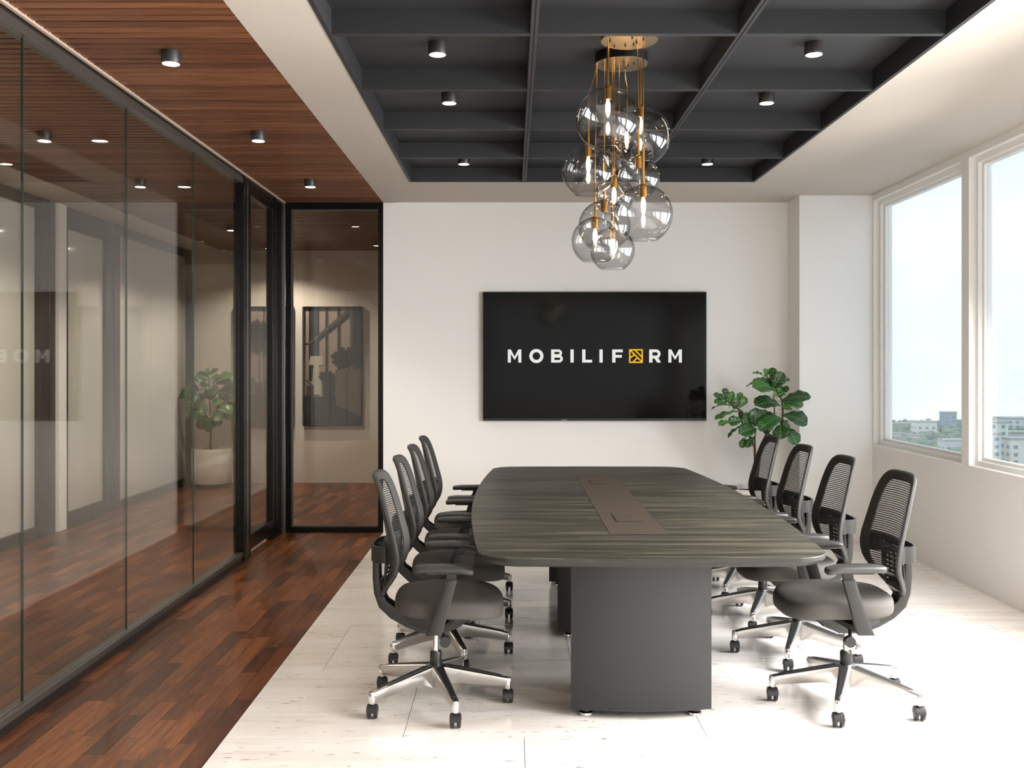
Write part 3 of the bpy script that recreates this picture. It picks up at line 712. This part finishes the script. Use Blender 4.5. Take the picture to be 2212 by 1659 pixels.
        def pad(sc, z):
            o = []
            for i in range(n):
                a = 2 * pi * i / n; ca, sa = cos(a), sin(a)
                u = math.copysign(abs(ca) ** .45, ca); v = math.copysign(abs(sa) ** .45, sa)
                x = .055 + .128 * u - (1 - sc) * .02 * u
                dz = -.012 * max(0, u - .55) / .45 - .004 * max(0, -u - .6) / .4
                o.append((x, y0 + (.043 - (1 - sc) * .02) * v + .006 * s * u, z + dz))
            return o
        MB().loft([pad(.5, .647), pad(.8, .648), pad(1, .655), pad(1, .664), pad(.9, .671), pad(.5, .674)]).build('arm_pad', M['plasticlight'], ar, 60)
    return e
proto = make_chair()
CHY = [4.45, 5.205, 5.93, 6.655]
side = {-1: 'corridor', 1: 'window'}
rank = ['farthest from the wall screen', 'third from the wall screen', 'second from the wall screen', 'closest to the wall screen']
first = True
for sgn, X in ((-1, -.340), (1, 1.493)):
    for i, y in enumerate(CHY):
        o = proto if first else copy_tree(proto)
        first = False
        o.location = (X, y, 0); o.rotation_euler = (0, 0, 0 if sgn < 0 else pi)
        o['label'] = 'mesh-back office chair on the %s side, %s' % (side[sgn], rank[i])
        o['category'] = 'chair'; o['group'] = 'office chairs along the %s side' % side[sgn]
        rot = R(1) if sgn < 0 else R(-6)
        for ch in o.children:
            if ch.name.startswith('leg'): ch.rotation_euler = (0, 0, rot)

# ------------------------------------------------------------------ pendant clusters
def P3(xp, yp, Y): s_ = F / Y; return ((xp - CX) / s_, Y, H - (yp - CY) / s_)
CAN_Z = CEIL + .108 - .052
cl1 = empty('pendant_cluster', (.553, 4.69, CAN_Z), label='brass pendant cluster with large smoked globes, front one of the pair', cat='chandelier', group='pendant clusters over the table')
cl2 = empty('pendant_cluster', (.556, 5.06, CAN_Z), label='brass pendant cluster with hanging globes, rear one of the pair', cat='chandelier', group='pendant clusters over the table')
for c in (cl1, cl2):
    MB().lathe([(.133, .052), (.1345, .048), (.1345, .004), (.131, .001)], n=48).build('canopy', M['canopyside'], c, 40)
    MB().lathe([(.1335, .003), (.1335, 0), (.04, -.0006), (.0, -.0006)], n=48).build('canopy_plate', M['plate_metal'], c, 40)
    scr = MB()
    for a in range(7):
        rr_ = .035 + .075 * ((a * 37) % 10) / 10; t = a * 2.4
        scr.lathe([(.0042, 0), (.0042, -.012)], (rr_ * cos(t), rr_ * sin(t)), 8)
    scr.build('cord_grip', M['canopyside'], c)
def pendant(c, xp, yp, rp, rad, Y=None, lit=True, hole=None):
    """globe centre at pixel (xp, yp) with pixel radius rp and real radius rad"""
    Y = Y or F * rad / rp
    cx_, cy_, cz_ = P3(xp, yp, Y)
    L0 = Vector(c.location); x, y, z = cx_ - L0.x, cy_ - L0.y, cz_ - L0.z
    top = z + rad
    hx, hy = (x, y)
    d = math.hypot(x, y)
    if d > .128: hx, hy = x * .128 / d, y * .128 / d
    tl = top + .19
    mb = MB()
    if tl < -.03:
        mb.tube([(hx, hy, -.002), (hx, hy, -.02), (x, y, min(-.06, tl + .06)), (x, y, tl)], .0022, 8).tube([(x, y, tl), (x, y, top)], .0058, 12)
    else:
        mb.tube([(hx, hy, -.002), (x, y, -.03), (x, y, top)], .0045, 12)
    rod = mb.build('pendant_rod', M['brass'], c, 50)
    MB().lathe([(.0195, top + .004), (.021, top + .002), (.021, top - .004), (.0165, top - .006), (.0165, top - .056), (.0145, top - .058)], (x, y), 24).build('socket', M['brass'], rod, 40)
    # globe: near-full sphere, open neck at top, flat open cut below
    pr = []; a0 = math.asin(.0205 / rad); a1 = pi - math.asin(min(.52, .065 / rad))
    for i in range(33):
        a = a0 + (a1 - a0) * i / 32; pr.append((rad * sin(a), z + rad * cos(a)))
    MB().lathe(pr, (x, y), 56, closed=True).build('globe', M['globe'], rod, 180)
    rr_ = rad * sin(a1); zz = z + rad * cos(a1)
    MB().lathe([(rr_ - .0012, zz - .001), (rr_ + .0012, zz - .001), (rr_ + .0016, zz + .0012), (rr_ - .0012, zz + .0012)], (x, y), 56, closed=True).build('globe_lip', M['bulb_off'], rod, 60)
    zb = top - .058
    MB().lathe([(.004, zb), (.007, zb - .008), (.0105, zb - .02), (.0115, zb - .04), (.010, zb - .06), (.006, zb - .075), (.0015, zb - .082)], (x, y), 20).build('bulb', M['bulb_on'] if lit else M['bulb_off'], rod, 60)
pendant(cl1, 1313.2, 258, 69.5, .15)
pendant(cl1, 1389.8, 463, 63, .137)
pendant(cl1, 1379.5, 384, 45.5, .102, lit=False)
pendant(cl2, 1383.5, 294, 64.8, .15)
pendant(cl2, 1271, 371, 56.8, .133)
pendant(cl2, 1305.5, 489, 56, .131, lit=False)
pendant(cl2, 1285.8, 521, 51, .121)
pendant(cl2, 1323, 540, 48, .115)
pendant(cl2, 1337.5, 350, 43.5, .104, lit=False)
pendant(cl2, 1354, 305, 43.5, .106)
pendant(cl2, 1326.5, 424, 42.5, .100)

# ------------------------------------------------------------------ fiddle-leaf figs
def leaf_mesh(L_, W_, curl, fold, name='leaf'):
    nu, nv = 12, 6; mb = MB(); v = []
    for i in range(nu + 1):
        t = i / nu
        w = W_ / 2 * min(1, .30 + 1.15 * t ** .9) * (1 - abs(2 * t - 1) ** 3.2) ** .5 * (1.05 if t > .5 else .98)
        if i in (0, nu): w = .002
        x = L_ * t; zc = -curl * L_ * t * t + .10 * L_ * sin(pi * t * .9)
        for j in range(nv + 1):
            s = -1 + 2 * j / nv
            v.append((x, w * s, zc + fold * abs(w * s) + .006 * sin(t * 19 + s * 2) * abs(s)))
    f = [(i * (nv + 1) + j, i * (nv + 1) + j + 1, (i + 1) * (nv + 1) + j + 1, (i + 1) * (nv + 1) + j) for i in range(nu) for j in range(nv)]
    mb.add(v, f)
    mb.tube([(-.03, 0, -.004), (0, 0, 0)], .0022, 6)
    return mb
def orient(o, base, tip, roll):
    d = (Vector(tip) - Vector(base)).normalized()
    up = Vector((0, -.75, .65)) if abs(d.dot(Vector((0, -.75, .65)))) < .95 else Vector((1, 0, 0))
    yv = up.cross(d).normalized(); zv = d.cross(yv).normalized()
    q_ = Matrix((d, yv, zv)).transposed()
    o.matrix_local = Matrix.Translation(base) @ (q_ @ Matrix.Rotation(roll, 3, 'X')).to_4x4()
def fig(name, base, Y, origin, sc, leaves, stems, label, group):
    e = empty(name, base, label=label, cat='plant', group=group)
    MB().lathe([(.198, 0), (.198, .048)], n=40).build('pot_plinth', M['plinth'], e, 40)
    MB().lathe([(.20, .050), (.232, .051), (.238, .060), (.240, .20), (.240, .474), (.238, .48), (.228, .48), (.226, .45), (.226, .43)], n=56).build('pot', M['pot'], e, 40)
    MB().lathe([(.226, .440), (.12, .452), (.0, .455)], n=32).build('soil', M['soil'], e, 60)
    s_ = F / Y
    def pt(c, dy=0):
        px_, py_ = origin[0] + c[0] / sc, origin[1] + c[1] / sc
        Yd = Y + dy; k = F / Yd
        return Vector(((px_ - CX) / k - base[0], Yd - base[1], H - (py_ - CY) / k - base[2]))
    for stp in stems:
        pts = []
        for i, p in enumerate(stp):
            if p == 'base': pts.append(Vector((random.uniform(-.015, .015), 0, .44)))
            else: pts.append(pt(p))
        n = len(pts); MB().tube([tuple(p) for p in pts], [.012 - .008 * i / (n - 1) for i in range(n)], 8).build('stem', M['stem'], e, 60)
    rnd = random.Random(hash(label) % 1000 if False else 5)
    for lf in leaves:
        (b, t, w) = lf[:3]; dy = lf[3] if len(lf) > 3 else rnd.uniform(-.10, .06)
        A = pt(b, dy * .4); B = pt(t, dy)
        L_ = (B - A).length; W_ = w / sc / s_
        roll = lf[4] if len(lf) > 4 else rnd.uniform(-.35, .35)
        o = leaf_mesh(L_, max(W_, .05) * 1.22, rnd.uniform(.02, .16), rnd.uniform(.08, .28)).build('leaf', M['leaf'], e, 180)
        sol = o.modifiers.new('thickness', 'SOLIDIFY'); sol.thickness = .0012
        orient(o, A, B, roll)
    return e
L1 = [((1090, 265), (880, 205), 60, .05, 1.1), ((1110, 275), (1130, 135), 70), ((1180, 290), (1280, 140), 130), ((1230, 500), (1420, 195), 210, -.08), ((1235, 490), (885, 470), 300, -.14, .1),
      ((1380, 360), (1545, 335), 80), ((1000, 400), (765, 435), 50, .05, 1.0), ((1405, 545), (1535, 490), 85), ((1395, 705), (1920, 640), 240, -.10, -.2), ((1400, 730), (1790, 785), 160, -.02),
      ((1385, 800), (950, 750), 270, -.16, .2), ((1210, 640), (890, 735), 120, .05), ((1420, 960), (1865, 1110), 330, -.12, -.2), ((1400, 1010), (1005, 1190), 280, -.18, .25),
      ((1370, 1130), (1390, 1390), 230, -.12), ((1480, 1180), (1670, 1500), 220, -.08), ((1150, 1340), (1320, 1400), 110, .05), ((1260, 940), (975, 980), 110, .12), ((925, 1180), (925, 850), 210, -.10),
      ((935, 1210), (640, 1290), 220, -.14), ((700, 1160), (440, 1385), 110, .0, .8), ((690, 1060), (440, 1090), 150, -.05), ((460, 1080), (275, 1150), 110), ((640, 900), (205, 1060), 160, -.10, .6),
      ((630, 850), (680, 1050), 130, .04), ((480, 800), (135, 835), 70, -.05, 1.0), ((450, 790), (200, 740), 180, -.10), ((440, 740), (165, 600), 120), ((400, 700), (360, 485), 110), ((460, 790), (515, 545), 80),
      ((540, 870), (600, 665), 130), ((610, 720), (690, 570), 65), ((640, 840), (740, 630), 130), ((900, 1350), (770, 1545), 120, -.1), ((740, 1370), (675, 1550), 80), ((770, 1160), (760, 920), 80),
      ((1010, 1240), (1200, 1310), 120, .05), ((1240, 640), (1380, 500), 120), ((1300, 560), (1160, 300), 170, .02), ((1330, 640), (1450, 560), 110), ((1180, 420), (1010, 290), 120, .06),
      ((1330, 1080), (1560, 1210), 160, .08), ((1180, 1270), (1200, 1150), 90, .08), ((860, 1180), (740, 950), 120, .06), ((1390, 660), (1370, 430), 100, .06), ((1000, 1000), (1130, 880), 90, .1), ((1400, 860), (1560, 800), 140, .05)]
S1 = [['base', (925, 1700), (915, 1370), (945, 1200)], ['base', (1000, 1600), (1220, 1380), (1400, 1150), (1420, 900), (1400, 700), (1320, 540), (1220, 400), (1130, 265)],
      ['base', (915, 1550), (800, 1290), (700, 1120), (640, 870), (500, 790), (410, 700)], ['base', (1030, 1500), (1180, 1200), (1270, 930), (1260, 640)]]
fig('potted_fig', (2.045, 8.40, 0), 8.40, (1520, 780), 8.296, L1, S1, 'bright green fiddle-leaf fig in white pot by the pillar behind the chairs', 'fiddle-leaf figs')
L2 = [((480, 240), (325, 150), 90), ((470, 200), (450, 90), 50), ((480, 180), (595, 88), 50), ((500, 240), (620, 190), 80), ((450, 260), (290, 215), 80), ((490, 315), (360, 290), 50), ((520, 290), (800, 190), 150),
      ((560, 300), (850, 260), 170, .05), ((340, 430), (98, 410), 140), ((360, 380), (200, 330), 130), ((350, 440), (140, 500), 110, .08), ((340, 540), (180, 540), 110), ((360, 640), (180, 700), 130), ((480, 420), (370, 380), 110, -.1),
      ((470, 450), (590, 370), 150, -.14), ((560, 400), (740, 400), 130), ((600, 420), (720, 470), 90), ((420, 560), (300, 440), 150, -.1), ((470, 620), (330, 600), 160, -.08), ((500, 560), (640, 520), 140, -.08), ((560, 600), (800, 560), 130),
      ((620, 640), (760, 740), 110), ((540, 640), (660, 760), 150, -.05), ((420, 680), (380, 880), 110, -.04), ((500, 720), (490, 915), 100, -.06), ((540, 700), (600, 845), 120), ((400, 640), (280, 740), 120), ((620, 560), (780, 660), 140), ((450, 700), (350, 800), 120),
      ((520, 500), (480, 360), 150, -.12), ((600, 480), (860, 440), 150, .1), ((380, 500), (260, 610), 120), ((640, 360), (850, 330), 140, .12)]
S2 = [['base', (500, 1100), (507, 900), (500, 700), (490, 520), (488, 330), (482, 200)], [(503, 800), (420, 640), (350, 460)], [(503, 760), (600, 600), (620, 430), (580, 300)]]
fig('potted_fig', (-3.735, 12.38, 0), 12.38, (370, 780), 5.924, L2, S2, 'dark green fiddle-leaf fig in a wide white pot at the corridor end', 'fiddle-leaf figs')

# ------------------------------------------------------------------ framed prints on the corridor's end wall
pm = [plain('print_%d' % i, tuple(v * (.9 if i in (0, 3) else .62) for v in c), .6) for i, c in enumerate([(168, 148, 132), (30, 34, 36), (74, 76, 76), (196, 186, 172), (150, 124, 104), (40, 52, 38), (58, 66, 62), (112, 112, 108), (120, 96, 80)])]
def picture(x0, x1, z0, z1, label, shapes):
    e = empty('framed_print', ((x0 + x1) / 2, YE - .001, z0), label=label, cat='picture', group='framed prints on the end wall')
    w, h = (x1 - x0) / 2, z1 - z0
    f = .014
    bevel(MB().box(-w, -w + f, -.06, 0, 0, h).box(w - f, w, -.06, 0, 0, h).box(-w + f, w - f, -.06, 0, 0, f).box(-w + f, w - f, -.06, 0, h - f, h).build('frame', M['black'], e), .002)
    MB().box(-w + f, w - f, -.012, 0, f, h - f).build('backing', M['bezel'], e)
    mb = MB(); d = 0
    for mi, poly in shapes:
        d += 1; yy = -.0125 - d * .0006
        pts = [(-w + f + min(max(a, 0), 1) * 2 * (w - f), yy, h - f - min(max(b, 0), 1) * (h - 2 * f)) for a, b in poly]
        mb.add(pts, [tuple(range(len(pts)))], mi)
    mb.build('print', pm, e)
    MB().box(-w + f, w - f, -.048, -.045, f, h - f).build('glazing', M['printglass'], e)
def blob(cx_, cy_, rx, ry, seed, n=44, amp=.28):
    rn = random.Random(seed); return [(cx_ + rx * cos(2*pi*i/n) * (1 + rn.uniform(-amp, amp)), cy_ + ry * sin(2*pi*i/n) * (1 + rn.uniform(-amp, amp))) for i in range(n)]
def rc(a, b, c, d): return [(a, b), (c, b), (c, d), (a, d)]
def N1(pts): return [((x - 320) / 665, (y - 148) / 1382) for x, y in pts]
sh1 = [(0, rc(0, 0, 1, 1)), (2, N1(rc(320, 1200, 985, 1530))), (1, N1(rc(375, 148, 430, 1020))), (7, N1(rc(430, 148, 442, 1000))), (1, N1(rc(442, 148, 495, 900))), (1, N1(rc(565, 148, 600, 920))), (1, N1(rc(705, 148, 745, 880))),
       (7, N1(rc(850, 148, 882, 700))), (1, N1(rc(882, 148, 968, 880))), (2, N1(rc(968, 148, 985, 900))), (1, N1(rc(320, 568, 385, 585))), (7, N1([(380, 575), (380, 555), (835, 155), (850, 165), (850, 250), (500, 530), (390, 590)])), (1, N1([(390, 590), (395, 575), (850, 200), (850, 255), (500, 535)])),
       (3, N1([(395, 720), (535, 720), (552, 825), (370, 825)])), (3, N1([(430, 825), (492, 825), (520, 1080), (520, 1200), (415, 1200), (412, 1060)])), (8, N1(rc(350, 1070, 425, 1190))), (1, N1(rc(335, 1180, 498, 1194))), (1, N1([(330, 1000), (350, 1000), (430, 1070), (430, 1185), (420, 1185), (420, 1078)])),
       (6, N1([(530, 1000), (682, 990), (682, 1250), (540, 1240)])), (5, N1(blob(590, 960, 95, 62, 3))), (4, N1([(685, 880), (985, 868), (985, 1440), (820, 1360), (690, 1300)])), (8, N1([(812, 876), (822, 876), (822, 1360), (812, 1355)])), (5, N1(blob(810, 750, 150, 120, 5))), (5, N1(blob(930, 760, 80, 110, 8))), (5, N1(blob(700, 720, 70, 50, 9)))]
picture(-2.683, -1.917, .736, 2.262, 'black framed print of a lounge with planters, right-hand one of the pair', sh1)
sh2 = [(0, rc(0, 0, 1, 1)), (2, rc(0, .64, 1, 1)), (1, rc(.48, 0, .50, .62)), (1, rc(.02, .0, .10, .6)), (1, rc(.62, .24, .80, .28)), (1, rc(.76, 0, .80, .6)), (5, blob(.38, .26, .24, .15, 1)), (5, blob(.72, .36, .14, .16, 2)), (8, rc(.395, .38, .42, .66)), (8, rc(.71, .5, .725, .66)),
       (4, rc(.12, .6, .34, .74)), (4, rc(.46, .62, .72, .70)), (1, rc(.50, .70, .52, .76)), (1, rc(.66, .70, .68, .76)), (6, rc(.80, .5, .98, .72))]
picture(-3.560, -2.797, .736, 2.262, 'black framed print with tall tree partly hidden by the black posts', sh2)

# ------------------------------------------------------------------ city beyond the windows, haze painted in by pale colours
GZ = -54
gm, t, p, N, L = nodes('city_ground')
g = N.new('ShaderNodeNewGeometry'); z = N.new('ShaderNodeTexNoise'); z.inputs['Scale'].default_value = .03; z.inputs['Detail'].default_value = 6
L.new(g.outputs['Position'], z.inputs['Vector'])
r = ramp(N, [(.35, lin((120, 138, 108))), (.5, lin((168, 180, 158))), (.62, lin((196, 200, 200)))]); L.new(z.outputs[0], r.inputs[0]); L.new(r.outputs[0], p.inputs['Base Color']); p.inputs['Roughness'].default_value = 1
gr = MB(); 
gr.box(10, 640, 60, 900, GZ - 1, GZ)
gr.build('city_ground', gm, kind='structure')
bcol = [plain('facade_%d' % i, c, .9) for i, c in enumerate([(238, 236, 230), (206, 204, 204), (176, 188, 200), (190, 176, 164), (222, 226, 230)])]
broof = plain('roof_grey', (196, 192, 188), .9); bwin = plain('haze_paled_window', (158, 168, 178), .5)  # window panes lightened to paint in haze over the buildings
rnd = random.Random(11)
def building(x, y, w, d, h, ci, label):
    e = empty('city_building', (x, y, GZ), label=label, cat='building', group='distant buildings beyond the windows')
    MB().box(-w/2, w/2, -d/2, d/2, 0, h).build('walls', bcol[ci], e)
    MB().box(-w/2 - .4, w/2 + .4, -d/2 - .4, d/2 + .4, h, h + .8).build('roof', broof, e)
    wn = MB(); nfl = max(1, int(h / 3.6)); nw = max(2, int(w / 5)); nd = max(2, int(d / 5))
    for f_ in range(nfl):
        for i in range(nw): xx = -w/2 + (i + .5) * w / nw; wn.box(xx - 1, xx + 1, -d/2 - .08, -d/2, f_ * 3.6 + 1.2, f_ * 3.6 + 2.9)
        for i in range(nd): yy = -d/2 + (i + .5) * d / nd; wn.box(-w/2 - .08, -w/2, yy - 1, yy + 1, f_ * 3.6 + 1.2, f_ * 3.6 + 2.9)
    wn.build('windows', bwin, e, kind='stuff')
def wpt(xp, yp, D): k = F / D; return (xp - CX) / k, D, H - (yp - CY) / k
placed = []
for xp, yt, D, w, ci, lb in ((2048, 891, 820, 11, 2, 'pale blue tower block standing on the skyline'), (1996, 911, 740, 15, 0, 'low white block with flat roof on the hazy rise'),
        (1945, 915, 820, 16, 1, 'grey block beside the low white block'), (1932, 937, 690, 7, 0, 'small white house at the window frame, lower row'), (1954, 938, 715, 7, 0, 'small white house second along the lower row'),
        (1975, 941, 690, 7, 0, 'small white house third along the lower row'), (2060, 951, 600, 15, 4, 'wide white building lowest behind the far window'), (2150, 913, 520, 10, 0, 'white cubic house standing high behind the near window'),
        (2190, 934, 575, 14, 1, 'light grey house behind the near window'), (2138, 938, 480, 8, 0, 'white house low behind the near window'), (2205, 948, 480, 15, 0, 'wide white house lowest behind the near window'),
        (2205, 903, 820, 34, 4, 'long pale block farthest behind the near window'), (2128, 905, 760, 13, 0, 'pale block behind the cubic house')):
    x, y, zt = wpt(xp, yt, D); building(x, y, w, w * .7, max(zt - GZ, 6), ci, lb); placed.append((x, y, w))
tm = plain('haze_paled_tree', (148, 162, 144), 1.0); tm2 = plain('haze_paled_tree_dark', (126, 144, 142), 1.0)  # haze is mixed into these pale tree greens
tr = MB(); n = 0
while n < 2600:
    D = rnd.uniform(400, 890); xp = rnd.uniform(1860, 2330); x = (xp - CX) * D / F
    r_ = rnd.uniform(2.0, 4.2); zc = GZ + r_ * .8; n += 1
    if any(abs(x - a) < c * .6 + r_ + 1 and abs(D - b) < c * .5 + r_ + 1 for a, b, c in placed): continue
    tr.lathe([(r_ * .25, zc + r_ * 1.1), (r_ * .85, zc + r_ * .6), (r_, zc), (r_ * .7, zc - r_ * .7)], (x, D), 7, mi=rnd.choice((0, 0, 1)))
tr.build('treetops', [tm, tm2], smooth=180, kind='stuff', label='mass of treetops in haze-paled green between the distant buildings', cat='trees')
